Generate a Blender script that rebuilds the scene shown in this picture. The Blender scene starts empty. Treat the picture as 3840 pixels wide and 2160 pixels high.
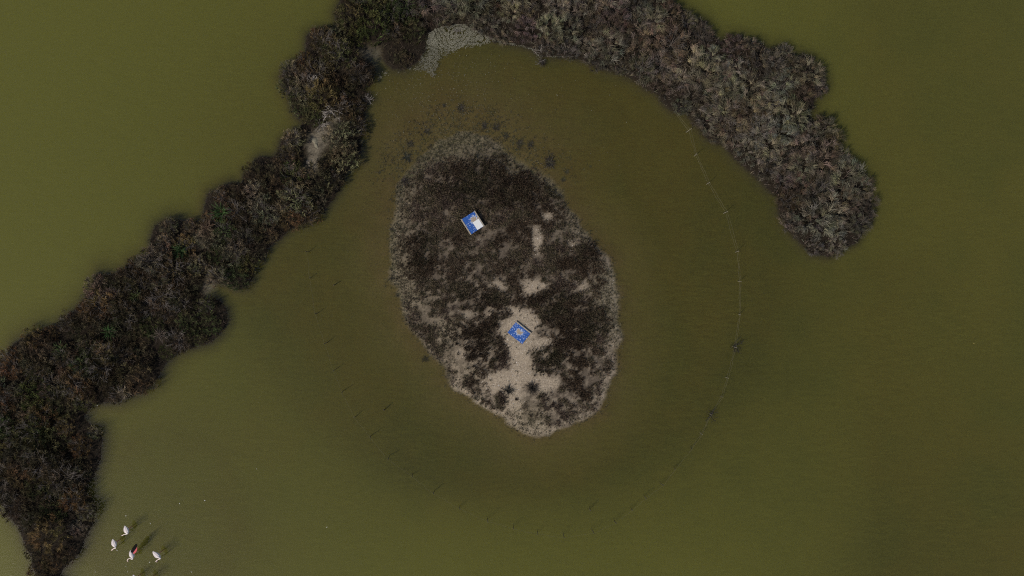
import bpy, math, random
import numpy as np

# ------------------------------------------------------------------ camera, sky, sun
S = 72.0 / 3840.0            # metres per photograph pixel at the water surface
H = 48.0                     # drone height
rng = np.random.default_rng(7)
random.seed(7)
sc = bpy.context.scene
col = sc.collection

cam = bpy.data.cameras.new('camera')
cam.lens = 24.0
cam.sensor_width = 36.0
cam.clip_end = 3000.0
cam_o = bpy.data.objects.new('camera', cam)
cam_o.location = (0, 0, H)
cam_o.rotation_euler = (0, 0, 0)
col.objects.link(cam_o)
sc.camera = cam_o

SUN_EL = math.radians(44)
SHADOW_DIR = math.radians(38)       # shadows fall towards the upper right of the picture
world = bpy.data.worlds.new('World')
sc.world = world
world.use_nodes = True
wn = world.node_tree.nodes
sky = wn.new('ShaderNodeTexSky')
sky.sky_type = 'NISHITA'
sky.sun_disc = False
sky.sun_elevation = SUN_EL
sx, sy = -math.cos(SHADOW_DIR), -math.sin(SHADOW_DIR)
sky.sun_rotation = math.atan2(sx, sy) % (2 * math.pi)
sky.air_density = 1.0
sky.dust_density = 2.0
world.node_tree.links.new(sky.outputs[0], wn['Background'].inputs['Color'])
wn['Background'].inputs['Strength'].default_value = 0.09

sun = bpy.data.lights.new('sun', 'SUN')
sun.energy = 2.8
sun.angle = math.radians(0.8)
sun.color = (1.0, 0.94, 0.86)
sun_o = bpy.data.objects.new('sun', sun)
sun_o.rotation_euler = (math.pi / 2 - SUN_EL, 0, SHADOW_DIR - math.pi / 2)
sun_o.location = (-40, -30, 60)
col.objects.link(sun_o)

sc.view_settings.view_transform = 'Standard'
sc.view_settings.look = 'None'
sc.view_settings.exposure = 0.0
sc.view_settings.gamma = 1.0
sc.view_settings.use_curve_mapping = False
sc.render.engine = 'CYCLES'
sc.cycles.max_bounces = 6
sc.cycles.diffuse_bounces = 2
sc.cycles.glossy_bounces = 2
sc.cycles.transparent_max_bounces = 12
sc.cycles.volume_bounces = 3
sc.cycles.use_denoising = False         # at this sample count the grain left is finer than a denoiser's smear
sc.cycles.sample_clamp_direct = 3.0
sc.cycles.filter_width = 1.1
sc.cycles.sample_clamp_indirect = 4.0


# ------------------------------------------------------------------ helpers
def W(px, py, z=0.0):
    """A picture point at height z -> the place in the world it is seen at."""
    k = S * (1.0 - z / H)
    return ((px - 1920.0) * k, (1080.0 - py) * k, z)


def tag(o, label=None, cat=None, group=None, kind=None):
    if label: o['label'] = label
    if cat: o['category'] = cat
    if group: o['group'] = group
    if kind: o['kind'] = kind
    return o


def mesh_arrays(name, verts, faces, mats=(), cols=None, smooth=False):
    me = bpy.data.meshes.new(name)
    verts = np.asarray(verts, np.float32)
    if isinstance(faces, np.ndarray):
        n, k = faces.shape
        me.vertices.add(len(verts))
        me.vertices.foreach_set('co', verts.ravel())
        me.loops.add(n * k)
        me.loops.foreach_set('vertex_index', faces.astype(np.int32).ravel())
        me.polygons.add(n)
        me.polygons.foreach_set('loop_start', np.arange(0, n * k, k, dtype=np.int32))
        me.polygons.foreach_set('loop_total', np.full(n, k, np.int32))
        me.update(calc_edges=True)
    else:
        me.from_pydata(verts.tolist(), [], faces)
    for m in mats: me.materials.append(m)
    if cols is not None:
        a = me.color_attributes.new('col', 'FLOAT_COLOR', 'POINT')
        c = np.ones((len(verts), 4), np.float32)
        c[:, :cols.shape[1]] = cols
        a.data.foreach_set('color', c.ravel())
    if smooth:
        me.polygons.foreach_set('use_smooth', np.ones(len(me.polygons), bool))
    return me


def obj(name, me, parent=None, loc=(0, 0, 0)):
    o = bpy.data.objects.new(name, me)
    o.location = loc
    col.objects.link(o)
    if parent: o.parent = parent
    return o


def empty(name, loc=(0, 0, 0), rz=0):
    o = bpy.data.objects.new(name, None)
    o.location = loc
    o.rotation_euler = (0, 0, rz)
    o.empty_display_size = 0.2
    col.objects.link(o)
    return o


def inside(px, py, poly):
    poly = np.asarray(poly, float)
    x0, y0 = poly[:, 0], poly[:, 1]
    x1, y1 = np.roll(x0, -1), np.roll(y0, -1)
    r = np.zeros(px.shape, bool)
    for a, b, c, d in zip(x0, y0, x1, y1):
        if b == d: continue
        t = (b > py) != (d > py)
        r ^= t & (px < (c - a) * (py - b) / (d - b) + a)
    return r


def sdist(px, py, poly):
    """Signed distance in pixels, positive inside."""
    poly = np.asarray(poly, float)
    best = np.full(px.shape, 1e12)
    n = len(poly)
    for i in range(n):
        ax, ay = poly[i]
        bx, by = poly[(i + 1) % n]
        dx, dy = bx - ax, by - ay
        L = dx * dx + dy * dy + 1e-9
        t = np.clip(((px - ax) * dx + (py - ay) * dy) / L, 0, 1)
        d = (px - ax - t * dx) ** 2 + (py - ay - t * dy) ** 2
        np.minimum(best, d, out=best)
    return np.where(inside(px, py, poly), 1.0, -1.0) * np.sqrt(best)


def vnoise(x, y, seed):
    r = np.random.default_rng(seed)
    T = r.random((256, 256))
    xi, yi = np.floor(x).astype(int), np.floor(y).astype(int)
    fx, fy = x - xi, y - yi
    fx, fy = fx * fx * (3 - 2 * fx), fy * fy * (3 - 2 * fy)
    a = T[xi % 256, yi % 256]; b = T[(xi + 1) % 256, yi % 256]
    c = T[xi % 256, (yi + 1) % 256]; d = T[(xi + 1) % 256, (yi + 1) % 256]
    return (a * (1 - fx) + b * fx) * (1 - fy) + (c * (1 - fx) + d * fx) * fy


def fbm(x, y, size, seed, octaves=4):
    t, a, s = 0, 1.0, 0
    for k in range(octaves):
        t = t + a * vnoise(x / size * 2 ** k + 17.3 * k, y / size * 2 ** k + 5.1 * k, seed + k)
        s += a
        a *= 0.55
    return t / s          # 0..1, mean .5


# ------------------------------------------------------------------ materials
def new_mat(name):
    m = bpy.data.materials.new(name)
    m.use_nodes = True
    nt = m.node_tree
    return m, nt, nt.nodes, nt.links, nt.nodes['Principled BSDF']


def simple_mat(name, c, rough=0.8, var=0.25, scale=8.0, spec=0.3):
    m, nt, N, L, B = new_mat(name)
    tc = N.new('ShaderNodeTexCoord')
    no = N.new('ShaderNodeTexNoise'); no.inputs['Scale'].default_value = scale
    no.inputs['Detail'].default_value = 5
    mix = N.new('ShaderNodeMix'); mix.data_type = 'RGBA'
    mix.inputs[6].default_value = (*[v * (1 - var) for v in c], 1)
    mix.inputs[7].default_value = (*[min(1, v * (1 + var)) for v in c], 1)
    L.new(tc.outputs['Object'], no.inputs['Vector'])
    L.new(no.outputs[0], mix.inputs[0])
    L.new(mix.outputs[2], B.inputs['Base Color'])
    B.inputs['Roughness'].default_value = rough
    B.inputs['Specular IOR Level'].default_value = spec
    return m


def plant_mat(name, transl=0.35, objtint=True):
    m, nt, N, L, B = new_mat(name)
    at = N.new('ShaderNodeAttribute'); at.attribute_name = 'col'
    mul = N.new('ShaderNodeMix'); mul.data_type = 'RGBA'; mul.blend_type = 'MULTIPLY'
    mul.inputs[0].default_value = 1.0
    L.new(at.outputs['Color'], mul.inputs[6])
    if objtint:
        oi = N.new('ShaderNodeObjectInfo')
        L.new(oi.outputs['Color'], mul.inputs[7])
    else:
        mul.inputs[7].default_value = (1, 1, 1, 1)
    B.inputs['Roughness'].default_value = 0.75
    B.inputs['Specular IOR Level'].default_value = 0.15
    L.new(mul.outputs[2], B.inputs['Base Color'])
    tr = N.new('ShaderNodeBsdfTranslucent')
    L.new(mul.outputs[2], tr.inputs['Color'])
    ms = N.new('ShaderNodeMixShader'); ms.inputs[0].default_value = transl
    L.new(B.outputs[0], ms.inputs[1]); L.new(tr.outputs[0], ms.inputs[2])
    L.new(ms.outputs[0], N['Material Output'].inputs['Surface'])
    return m


def soil_mat(name):
    m, nt, N, L, B = new_mat(name)
    at = N.new('ShaderNodeAttribute'); at.attribute_name = 'col'
    tc = N.new('ShaderNodeTexCoord')
    n1 = N.new('ShaderNodeTexNoise'); n1.inputs['Scale'].default_value = 9.0
    n1.inputs['Detail'].default_value = 8; n1.inputs['Roughness'].default_value = 0.7
    L.new(tc.outputs['Object'], n1.inputs['Vector'])
    mr = N.new('ShaderNodeMapRange')
    mr.inputs['From Min'].default_value = 0.3; mr.inputs['From Max'].default_value = 0.7
    mr.inputs['To Min'].default_value = 0.55; mr.inputs['To Max'].default_value = 1.4
    L.new(n1.outputs[0], mr.inputs['Value'])
    mul = N.new('ShaderNodeVectorMath'); mul.operation = 'SCALE'
    L.new(at.outputs['Color'], mul.inputs[0]); L.new(mr.outputs[0], mul.inputs['Scale'])
    L.new(mul.outputs[0], B.inputs['Base Color'])
    n2 = N.new('ShaderNodeTexNoise'); n2.inputs['Scale'].default_value = 22.0
    n2.inputs['Detail'].default_value = 6
    L.new(tc.outputs['Object'], n2.inputs['Vector'])
    bp = N.new('ShaderNodeBump'); bp.inputs['Strength'].default_value = 0.5
    bp.inputs['Distance'].default_value = 0.04
    L.new(n2.outputs[0], bp.inputs['Height']); L.new(bp.outputs[0], B.inputs['Normal'])
    B.inputs['Roughness'].default_value = 0.9
    B.inputs['Specular IOR Level'].default_value = 0.1
    return m


M_SOIL = soil_mat('wet_soil')
M_PLANT = plant_mat('plant')
M_COVER = plant_mat('ground_cover_plant', 0.15, False)
M_BRANCH = plant_mat('branch', 0.0)

# ------------------------------------------------------------------ outlines read from the photograph
OUTER_LEFT = [(1265,0),(1248,35),(1253,75),(1262,99),(1218,94),(1178,99),(1143,119),(1136,154),(1138,184),(1114,209),(1064,243),
 (1042,283),(1049,313),(1071,343),(1079,378),(1096,422),(1114,442),(1146,424),(1124,462),(1084,487),(1044,522),(1032,562),(1009,586),
 (965,581),(945,596),(930,626),(902,650),(897,683),(847,683),(812,698),(768,723),(755,768),(743,822),(718,826),(658,822),(609,820),
 (564,847),(547,897),(542,961),(499,976),(465,991),(445,1016),(400,1031),(348,1024),(333,1054),(308,1104),(268,1158),(214,1203),
 (164,1233),(109,1243),(65,1268),(25,1298),(0,1337),(-90,1420),(-150,1600),(-110,1800),(0,1912),(10,1952),(50,1992),(67,2046),
 (99,2101),(99,2146),(114,2160),(125,2230),(160,2260)]
INNER_LEFT = [(195,2220),(214,2155),(278,2086),(308,2021),(338,1952),(338,1902),(312,1872),(302,1832),(338,1788),(363,1718),(368,1654),
 (358,1614),(323,1599),(298,1569),(323,1534),(358,1517),(422,1514),(477,1490),(517,1475),(566,1440),(581,1417),(611,1362),(646,1327),
 (706,1307),(775,1288),(820,1248),(845,1208),(840,1158),(815,1129),(768,1109),(780,1079),(810,1062),(840,1069),(875,1086),(914,1079),
 (939,1039),(954,989),(989,955),(1001,922),(1041,892),(1081,857),(1145,832),(1205,793),(1245,738),(1275,693),(1294,643),(1334,599),
 (1352,554),(1344,514),(1354,475),(1359,412),(1364,388),(1389,363),(1377,343),(1357,323),(1397,278),(1407,248),(1404,228)]
INNER_RIGHT = [(1427,214),(1466,248),(1511,253),(1561,224),(1590,184),(1596,124),(1620,104),(1650,92),(1705,84),(1745,84),(1784,109),
 (1834,134),(1889,154),(1943,159),(1993,174),(2018,199),(2093,204),(2150,204),(2214,224),(2244,243),(2314,263),(2368,283),(2418,318),
 (2468,343),(2493,378),(2532,412),(2582,417),(2627,472),(2661,517),(2726,542),(2766,591),(2830,646),(2897,714),(2927,734),(2932,798),
 (2957,848),(3006,902),(3061,952),(3125,960),(3175,932),(3230,907),(3255,858),(3275,823),(3287,778),(3284,738),(3260,714),(3255,664),
 (3220,619),(3178,585),(3158,527),(3129,487),(3124,447),(3089,437),(3059,447),(3039,412),(3064,393),(3069,358),(3099,328),(3109,293),
 (3104,268),(3074,253),(3059,209),(3019,194),(2994,219),(2975,179),(2940,169),(2900,184),(2870,154),(2796,132),(2731,134),(2711,149),
 (2686,119),(2652,104),(2652,70),(2627,57),(2592,70),(2582,30),(2547,15),(2532,0),(2480,-70),(2380,-190),(2200,-260),(1500,-250),(1300,-120)]
SPIT = [((x - 1920) * 0.989 + 1920, (y - 1080) * 0.989 + 1080) for x, y in OUTER_LEFT + INNER_LEFT + INNER_RIGHT]
BARE = [[(1347,174),(1422,174),(1432,214),(1425,262),(1405,240),(1362,218)],
        [(1240,440),(1288,440),(1288,480),(1245,505),(1230,540),(1202,600),(1190,640),(1160,668),(1128,650),(1150,590),(1152,545),(1165,505),(1210,470)],
        [(728,880),(762,880),(765,915),(735,925)], [(765,1060),(812,1050),(815,1100),(770,1115)]]
ISLAND = [(2289,995),(2304,1069),(2316,1154),(2319,1258),(2314,1328),(2299,1402),(2279,1467),(2244,1532),(2184,1571),(2105,1611),
 (2021,1636),(1971,1626),(1921,1596),(1847,1551),(1772,1497),(1698,1442),(1648,1358),(1598,1308),(1548,1248),(1509,1169),(1489,1104),
 (1464,1035),(1455,940),(1464,847),(1484,772),(1489,698),(1539,623),(1598,568),(1648,520),(1722,500),(1822,515),(1886,568),(1961,623),
 (2035,668),(2105,722),(2120,777),(2170,822),(2194,871),(2219,896),(2254,946)]


def c8(pts): return [(1300 + x / 2.0125, 980 + y / 2.0125) for x, y in pts]
def c7(pts): return [(1300 + x / 2.0125, 300 + y / 2.0125) for x, y in pts]


SAND = [c8([(1210,310),(1260,320),(1290,345),(1390,345),(1410,390),(1470,430),(1480,500),(1420,520),(1390,540),(1440,580),(1550,575),
            (1560,630),(1470,650),(1400,650),(1390,720),(1410,800),(1440,850),(1560,870),(1600,885),(1580,960),(1480,1000),(1440,930),
            (1350,920),(1350,1000),(1320,1030),(1330,1090),(1300,1150),(1200,1130),(1190,1070),(1240,1040),(1185,1010),(1190,940),
            (1100,990),(1040,930),(1020,880),(1100,820),(1215,850),(1230,760),(1215,690),(1210,620),(1170,560),(1140,520),(1160,470),
            (1230,450),(1255,400),(1240,350)]),
        c8([(1320,160),(1400,135),(1510,160),(1500,210),(1440,240),(1370,265),(1320,250)]),
        c8([(940,160),(1010,182),(1100,180),(1100,140),(1150,140),(1210,180),(1205,250),(1170,240),(1160,200),(1100,192),(960,200)]),
        c8([(1735,170),(1790,140),(1835,180),(1805,230),(1750,225)]),
        c8([(1060,370),(1115,345),(1095,430),(1010,460),(980,510),(965,470),(1040,430)]),
        c8([(860,390),(950,385),(965,420),(900,440)]),
        c8([(850,650),(915,660),(890,750),(850,740)]), c8([(1045,650),(1125,655),(1105,695),(1060,690)]),
        c7([(1465,1000),(1530,995),(1585,1060),(1540,1075),(1480,1045)]), c7([(1400,1120),(1460,1110),(1475,1240),(1430,1310),(1385,1240)]),
        c7([(1685,1220),(1755,1205),(1710,1285)]),
        c8([(780,915),(820,905),(960,1030),(1110,1130),(1260,1225),(1370,1290),(1340,1320),(1180,1225),(1000,1110),(860,990)])]
SPARSE = [c8([(650,440),(860,430),(870,520),(800,540),(770,640),(860,760),(1000,840),(1010,900),(900,890),(800,760),(720,640),(680,560)]),
          c8([(1890,110),(2000,60),(2060,350),(2060,590),(1960,570),(1980,420),(1900,300)]),
          c8([(300,20),(440,20),(520,180),(640,300),(480,420),(400,380),(330,180)]),
          c7([(330,560),(480,650),(520,820),(480,1000),(420,1200),(470,1440),(280,1440),(180,1200),(260,900)]),
          c7([(1100,430),(1250,560),(1430,690),(1640,860),(1700,900),(1640,700),(1350,520),(1180,430)]),
          c7([(560,400),(760,300),(960,330),(1100,440),(980,560),(760,620),(560,620),(470,560)]),
          c7([(1600,1000),(1750,1010),(1880,1180),(1950,1290),(1850,1200),(1700,1180),(1640,1100)]),
          c8([(1180,1050),(1420,1080),(1500,1200),(1560,1280),(1400,1310),(1250,1200)])]

BUSHY = [c8([(1040,440),(1160,480),(1140,540),(1200,600),(1215,690),(1150,760),(1050,800),(960,830),(900,780),(860,640),(800,540),(870,510),(1000,520)]),
         c8([(880,200),(1100,200),(1200,260),(1240,330),(1240,420),(1120,450),(1060,430),(960,350),(880,300)]),
         c8([(1390,660),(1480,640),(1560,640),(1620,560),(1560,500),(1420,560),(1480,420),(1400,350),(1290,330),(1320,270),(1450,250),(1560,200),
             (1740,250),(1880,330),(1960,450),(1900,560),(1760,640),(1640,750),(1560,860),(1450,840),(1400,780)]),
         c7([(700,700),(900,620),(1060,560),(1200,600),(1420,700),(1450,780),(1650,900),(1600,960),(1300,960),(900,940),(680,860)]),
         c7([(1700,1330),(1780,1240),(1880,1210),(1930,1300),(1860,1380)]), c7([(520,1180),(600,1160),(600,1440),(520,1420)])]

# raster maps over the picture and a margin around it
STEP = 8
gx = np.arange(-480, 4321, STEP).astype(float)
gy = np.arange(-480, 2641, STEP).astype(float)
GX, GY = np.meshgrid(gx, gy)


def blur(a, n):
    for _ in range(2):
        for ax in (0, 1):
            k = np.cumsum(np.pad(a, [(n + 1, n) if i == ax else (0, 0) for i in (0, 1)], mode='edge'), axis=ax)
            a = (np.take(k, range(2 * n + 1, k.shape[ax]), axis=ax) - np.take(k, range(0, k.shape[ax] - 2 * n - 1), axis=ax)) / (2 * n + 1)
    return a


def sample(map_, px, py):
    fx = np.clip((np.asarray(px, float) - gx[0]) / STEP, 0, len(gx) - 1.001)
    fy = np.clip((np.asarray(py, float) - gy[0]) / STEP, 0, len(gy) - 1.001)
    i, j = fx.astype(int), fy.astype(int)
    u, v = fx - i, fy - j
    return (map_[j, i] * (1 - u) + map_[j, i + 1] * u) * (1 - v) + (map_[j + 1, i] * (1 - u) + map_[j + 1, i + 1] * u) * v


wobx = (fbm(GX, GY, 60, 3, 3) - .5) * 26
woby = (fbm(GX, GY, 60, 9, 3) - .5) * 26
D_SPIT = sdist(GX, GY, SPIT) * S                     # metres, + inside
D_ISL = sdist(GX + wobx * 1.5, GY + woby * 1.5, ISLAND) * S
bare = np.zeros(GX.shape)
for p in BARE: bare = np.maximum(bare, inside(GX, GY, p))
bare_wide = blur(bare.astype(float), 4)
bare = blur(bare.astype(float), 1)
sand = np.zeros(GX.shape)
for p in SAND: sand = np.maximum(sand, inside(GX + wobx, GY + woby, p))
sand = blur(sand.astype(float), 1)
sparse = np.zeros(GX.shape)
for p in SPARSE: sparse = np.maximum(sparse, inside(GX + wobx, GY + woby, p))
sparse = blur(sparse.astype(float), 4)

bushy = np.zeros(GX.shape)
for p in BUSHY: bushy = np.maximum(bushy, inside(GX + wobx, GY + woby, p))
bushy = blur(bushy.astype(float), 2)
pale = np.zeros(GX.shape)
for p in (SPARSE[1], SPARSE[4]): pale = np.maximum(pale, inside(GX + wobx, GY + woby, p))
pale = blur(pale.astype(float), 2)

# --- heights
big = fbm(GX, GY, 420, 21, 4)
med = fbm(GX, GY, 120, 31, 4)
small = fbm(GX, GY, 34, 41, 3)
d = np.maximum(-D_ISL, 0)
ang = np.arctan2(1080 - GY, GX - 1900)               # direction seen from the island's middle
# gentle underwater apron on the north and west, steep on the south-east
gent = np.clip(0.5 + 0.5 * np.cos(ang - math.radians(140)), 0, 1)
slope = 0.26 - 0.17 * gent ** 0.8
z_isl = np.where(D_ISL > 0, 0.015 + 0.30 * (1 - np.exp(-np.maximum(D_ISL, 0) / 2.2)) * (0.75 + 0.5 * med), 0.015 - slope * d * (0.6 + 0.8 * med))
north_dip = np.clip((760 - GY) / 300, 0, 1) * np.clip((D_ISL + 1.6) / 1.0, 0, 1)
z_isl = z_isl - north_dip * 0.26 * (0.6 + .8 * med) - (0.03 + 0.07 * gent) * np.exp(-np.abs(D_ISL) / 1.3)
d = np.maximum(-D_SPIT, 0)
z_sp = np.where(D_SPIT > 0, 0.02 + 0.16 * (1 - np.exp(-np.maximum(D_SPIT, 0) / 1.0)), 0.0 - 0.55 * d - 0.05 * (d > 0))
z_sp = z_sp - bare * 0.13
# pond inside the ring: shallower than the open lagoon
pond_c = np.hypot((GX - 1900) / 1330.0, (GY - 1000) / 1130.0)
pond = np.clip((1.30 - pond_c) / 0.55, 0, 1) * np.clip((-D_SPIT + 3) / 3, 0, 1)
outside_l = inside(GX, GY, OUTER_LEFT + [(160, 2800), (-600, 2800), (-600, -600), (1265, -600)])
outside_r = inside(GX, GY, INNER_RIGHT[37:] + [(1300, -600), (4500, -600), (4500, 900)])
pond = blur(pond * (1 - np.maximum(outside_l, outside_r)), 4)
north_pond = np.clip((950 - GY) / 500, 0, 1) * pond
east = np.clip((GX - 2000) / 1300, 0, 1)                # the right of the lagoon silts up
south = np.clip((GY - 900) / 1100, 0, 1)
lag = 2.2 - 1.76 * east - 0.16 * east * south
westp = np.clip((1500 - GX) / 700, 0, 1)
pd = 0.20 + 0.05 * south + 0.10 * westp * (0.4 + 0.6 * south) - 0.02 * north_pond
depth = lag * (1 - pond) + pd * pond - (0.6 * (big - .5) + 0.35 * (med - .5)) * (lag * (1 - pond) + 0.35 * pond)
shelf = np.clip(1.5 - np.hypot((GX - 600) / 620, (GY - 1950) / 620), 0, 1) * (1 - outside_l)   # shallow shelf where the flamingos wade
depth = depth * (1 - shelf) + (0.50 + 0.2 * (med - .5)) * shelf
z_bed = -depth
rb = np.hypot((GX - 1745) / 400, (GY - 640) / 330)
z_bank = -0.07 - 0.40 * np.maximum(rb - .72, 0) ** 1.2 - 0.10 * (med - .5)
k = 0.05
Z = np.log(np.exp(z_bank / k) + np.exp(z_isl / k) + np.exp(z_sp / k) + np.exp(z_bed / k)) * k
Z = Z + (small - .5) * 0.035

# --- soil colours (real colours of mud, sand, leaf litter)
def C(*v): return np.array(v)
MUD = C(0.044, 0.027, 0.004); OLIVE = C(0.037, 0.033, 0.006); PEAT = C(0.020, 0.015, 0.010)
SANDC = C(0.33, 0.268, 0.192); SILT = C(0.125, 0.105, 0.058); LITTER = C(0.048, 0.037, 0.026)


def mixc(a, b, t): return a * (1 - t[..., None]) + b * t[..., None]


soil = mixc(np.broadcast_to(MUD, GX.shape + (3,)), OLIVE, np.clip((.6 * big + .4 * med - .36) * 3.5, 0, 1))
apron = np.clip(1 - np.maximum(-D_ISL, 0) / 4.2, 0, 1)
soil = mixc(soil, C(.092, .064, .024), np.maximum(apron ** 1.2, np.clip(1.5 - rb, 0, 1)) * (0.30 + 0.9 * np.clip(.5 * med + .5 * small, 0, 1)))
isl_in = np.clip(D_ISL / 0.25 + .5, 0, 1)
southness = np.clip((GY - 900) / 500, 0, 1)
veg_n = np.clip((fbm(GX, GY, 40, 61, 4) - 0.26 - 0.12 * southness) * 6.0, 0, 1)
rim = np.clip(1 - D_ISL / (0.55 + 0.9 * fbm(GX, GY, 70, 66, 2)), 0, 1) * np.clip(1.15 - gent, 0.25, 1)
gaps = np.clip((fbm(GX, GY, 17, 64, 3) - 0.50 - 0.06 * (1 - southness)) * 9, 0, 1)
VEG = isl_in * np.clip(veg_n + 0.12, 0, 1) * (1 - sand) * (1 - 0.72 * sparse) * (1 - 0.75 * rim) * (1 - 0.62 * gaps)
north_meadow = np.clip(1 - np.abs(D_ISL + 0.9) / 1.9, 0, 1) * np.clip((700 - GY) / 120, 0, 1)
soil = mixc(soil, C(.115, .091, .066), isl_in)
soil = mixc(soil, SANDC, isl_in * np.clip(sand + 0.35 * sparse + 0.38 * southness * gaps + 0.14 * gaps + 0.45 * rim * (1.1 - gent), 0, 1))
soil = mixc(soil, LITTER, np.clip(VEG, 0, 1) * 0.9)
soil = mixc(soil, SILT, isl_in * sparse * 0.5)
soil = mixc(soil, C(.20, .170, .115), np.clip(D_ISL / .4 + 1, 0, 1) * pale * .7)
spit_in = np.clip(D_SPIT / 0.3 + 1.0, 0, 1)
soil = mixc(soil, PEAT, np.clip(1 + D_SPIT / 0.9, 0, 1) ** 1.3 * (1 - bare))
soil = mixc(soil, C(0.060, 0.052, 0.038), bare)
soil = mixc(soil, C(0.17, 0.145, 0.105), bare * np.clip((.5 * small + .5 * fbm(GX, GY, 55, 55, 3) - .42) * 6, 0, 1))

# ------------------------------------------------------------------ the ground: one height field, cut into bed, island and spit
ext = [-620, -420, -260, -160, -110, -80]
ax = np.concatenate([[e / S + 1920 for e in ext if e / S + 1920 < gx[0]], gx, [-e / S + 1920 for e in ext[::-1] if -e / S + 1920 > gx[-1]]])
ay = np.concatenate([[e / S + 1080 for e in ext if e / S + 1080 < gy[0]], gy, [-e / S + 1080 for e in ext[::-1] if -e / S + 1080 > gy[-1]]])
AX, AY = np.meshgrid(ax, ay)
AZ = sample(Z, AX, AY)
out = (AX < gx[0]) | (AX > gx[-1]) | (AY < gy[0]) | (AY > gy[-1])
AZ = np.where(out, -1.3, AZ)
ACOL = np.stack([sample(soil[..., i], AX, AY) for i in range(3)], -1)
ACOL[out] = MUD
nx, ny = len(ax), len(ay)
V = np.stack([(AX - 1920) * S, (1080 - AY) * S, AZ], -1).reshape(-1, 3)
idx = np.arange(nx * ny).reshape(ny, nx)
Q = np.stack([idx[1:, :-1], idx[1:, 1:], idx[:-1, 1:], idx[:-1, :-1]], -1).reshape(-1, 4)
qd_i = sample(D_ISL, AX, AY)[:-1, :-1].ravel()
qd_s = sample(D_SPIT, AX, AY)[:-1, :-1].ravel()
region = np.where(qd_i > -0.35, 1, np.where(qd_s > -0.3, 2, 0))
region[out[:-1, :-1].ravel()] = 0
for r, nm, lab in ((0, 'lake_bed', 'muddy brown lagoon bed under the green water'), (1, 'island_ground', 'sandy and muddy ground of the low island'),
                   (2, 'spit_ground', 'dark peaty ground under the shrubs of the spits')):
    q = Q[region == r]
    used, inv = np.unique(q, return_inverse=True)
    me = mesh_arrays(nm, V[used], inv.reshape(q.shape), (M_SOIL,), ACOL.reshape(-1, 3)[used], smooth=True)
    tag(obj(nm, me), lab, None, None, 'structure')


def ground(px, py): return sample(Z, px, py)


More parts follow.
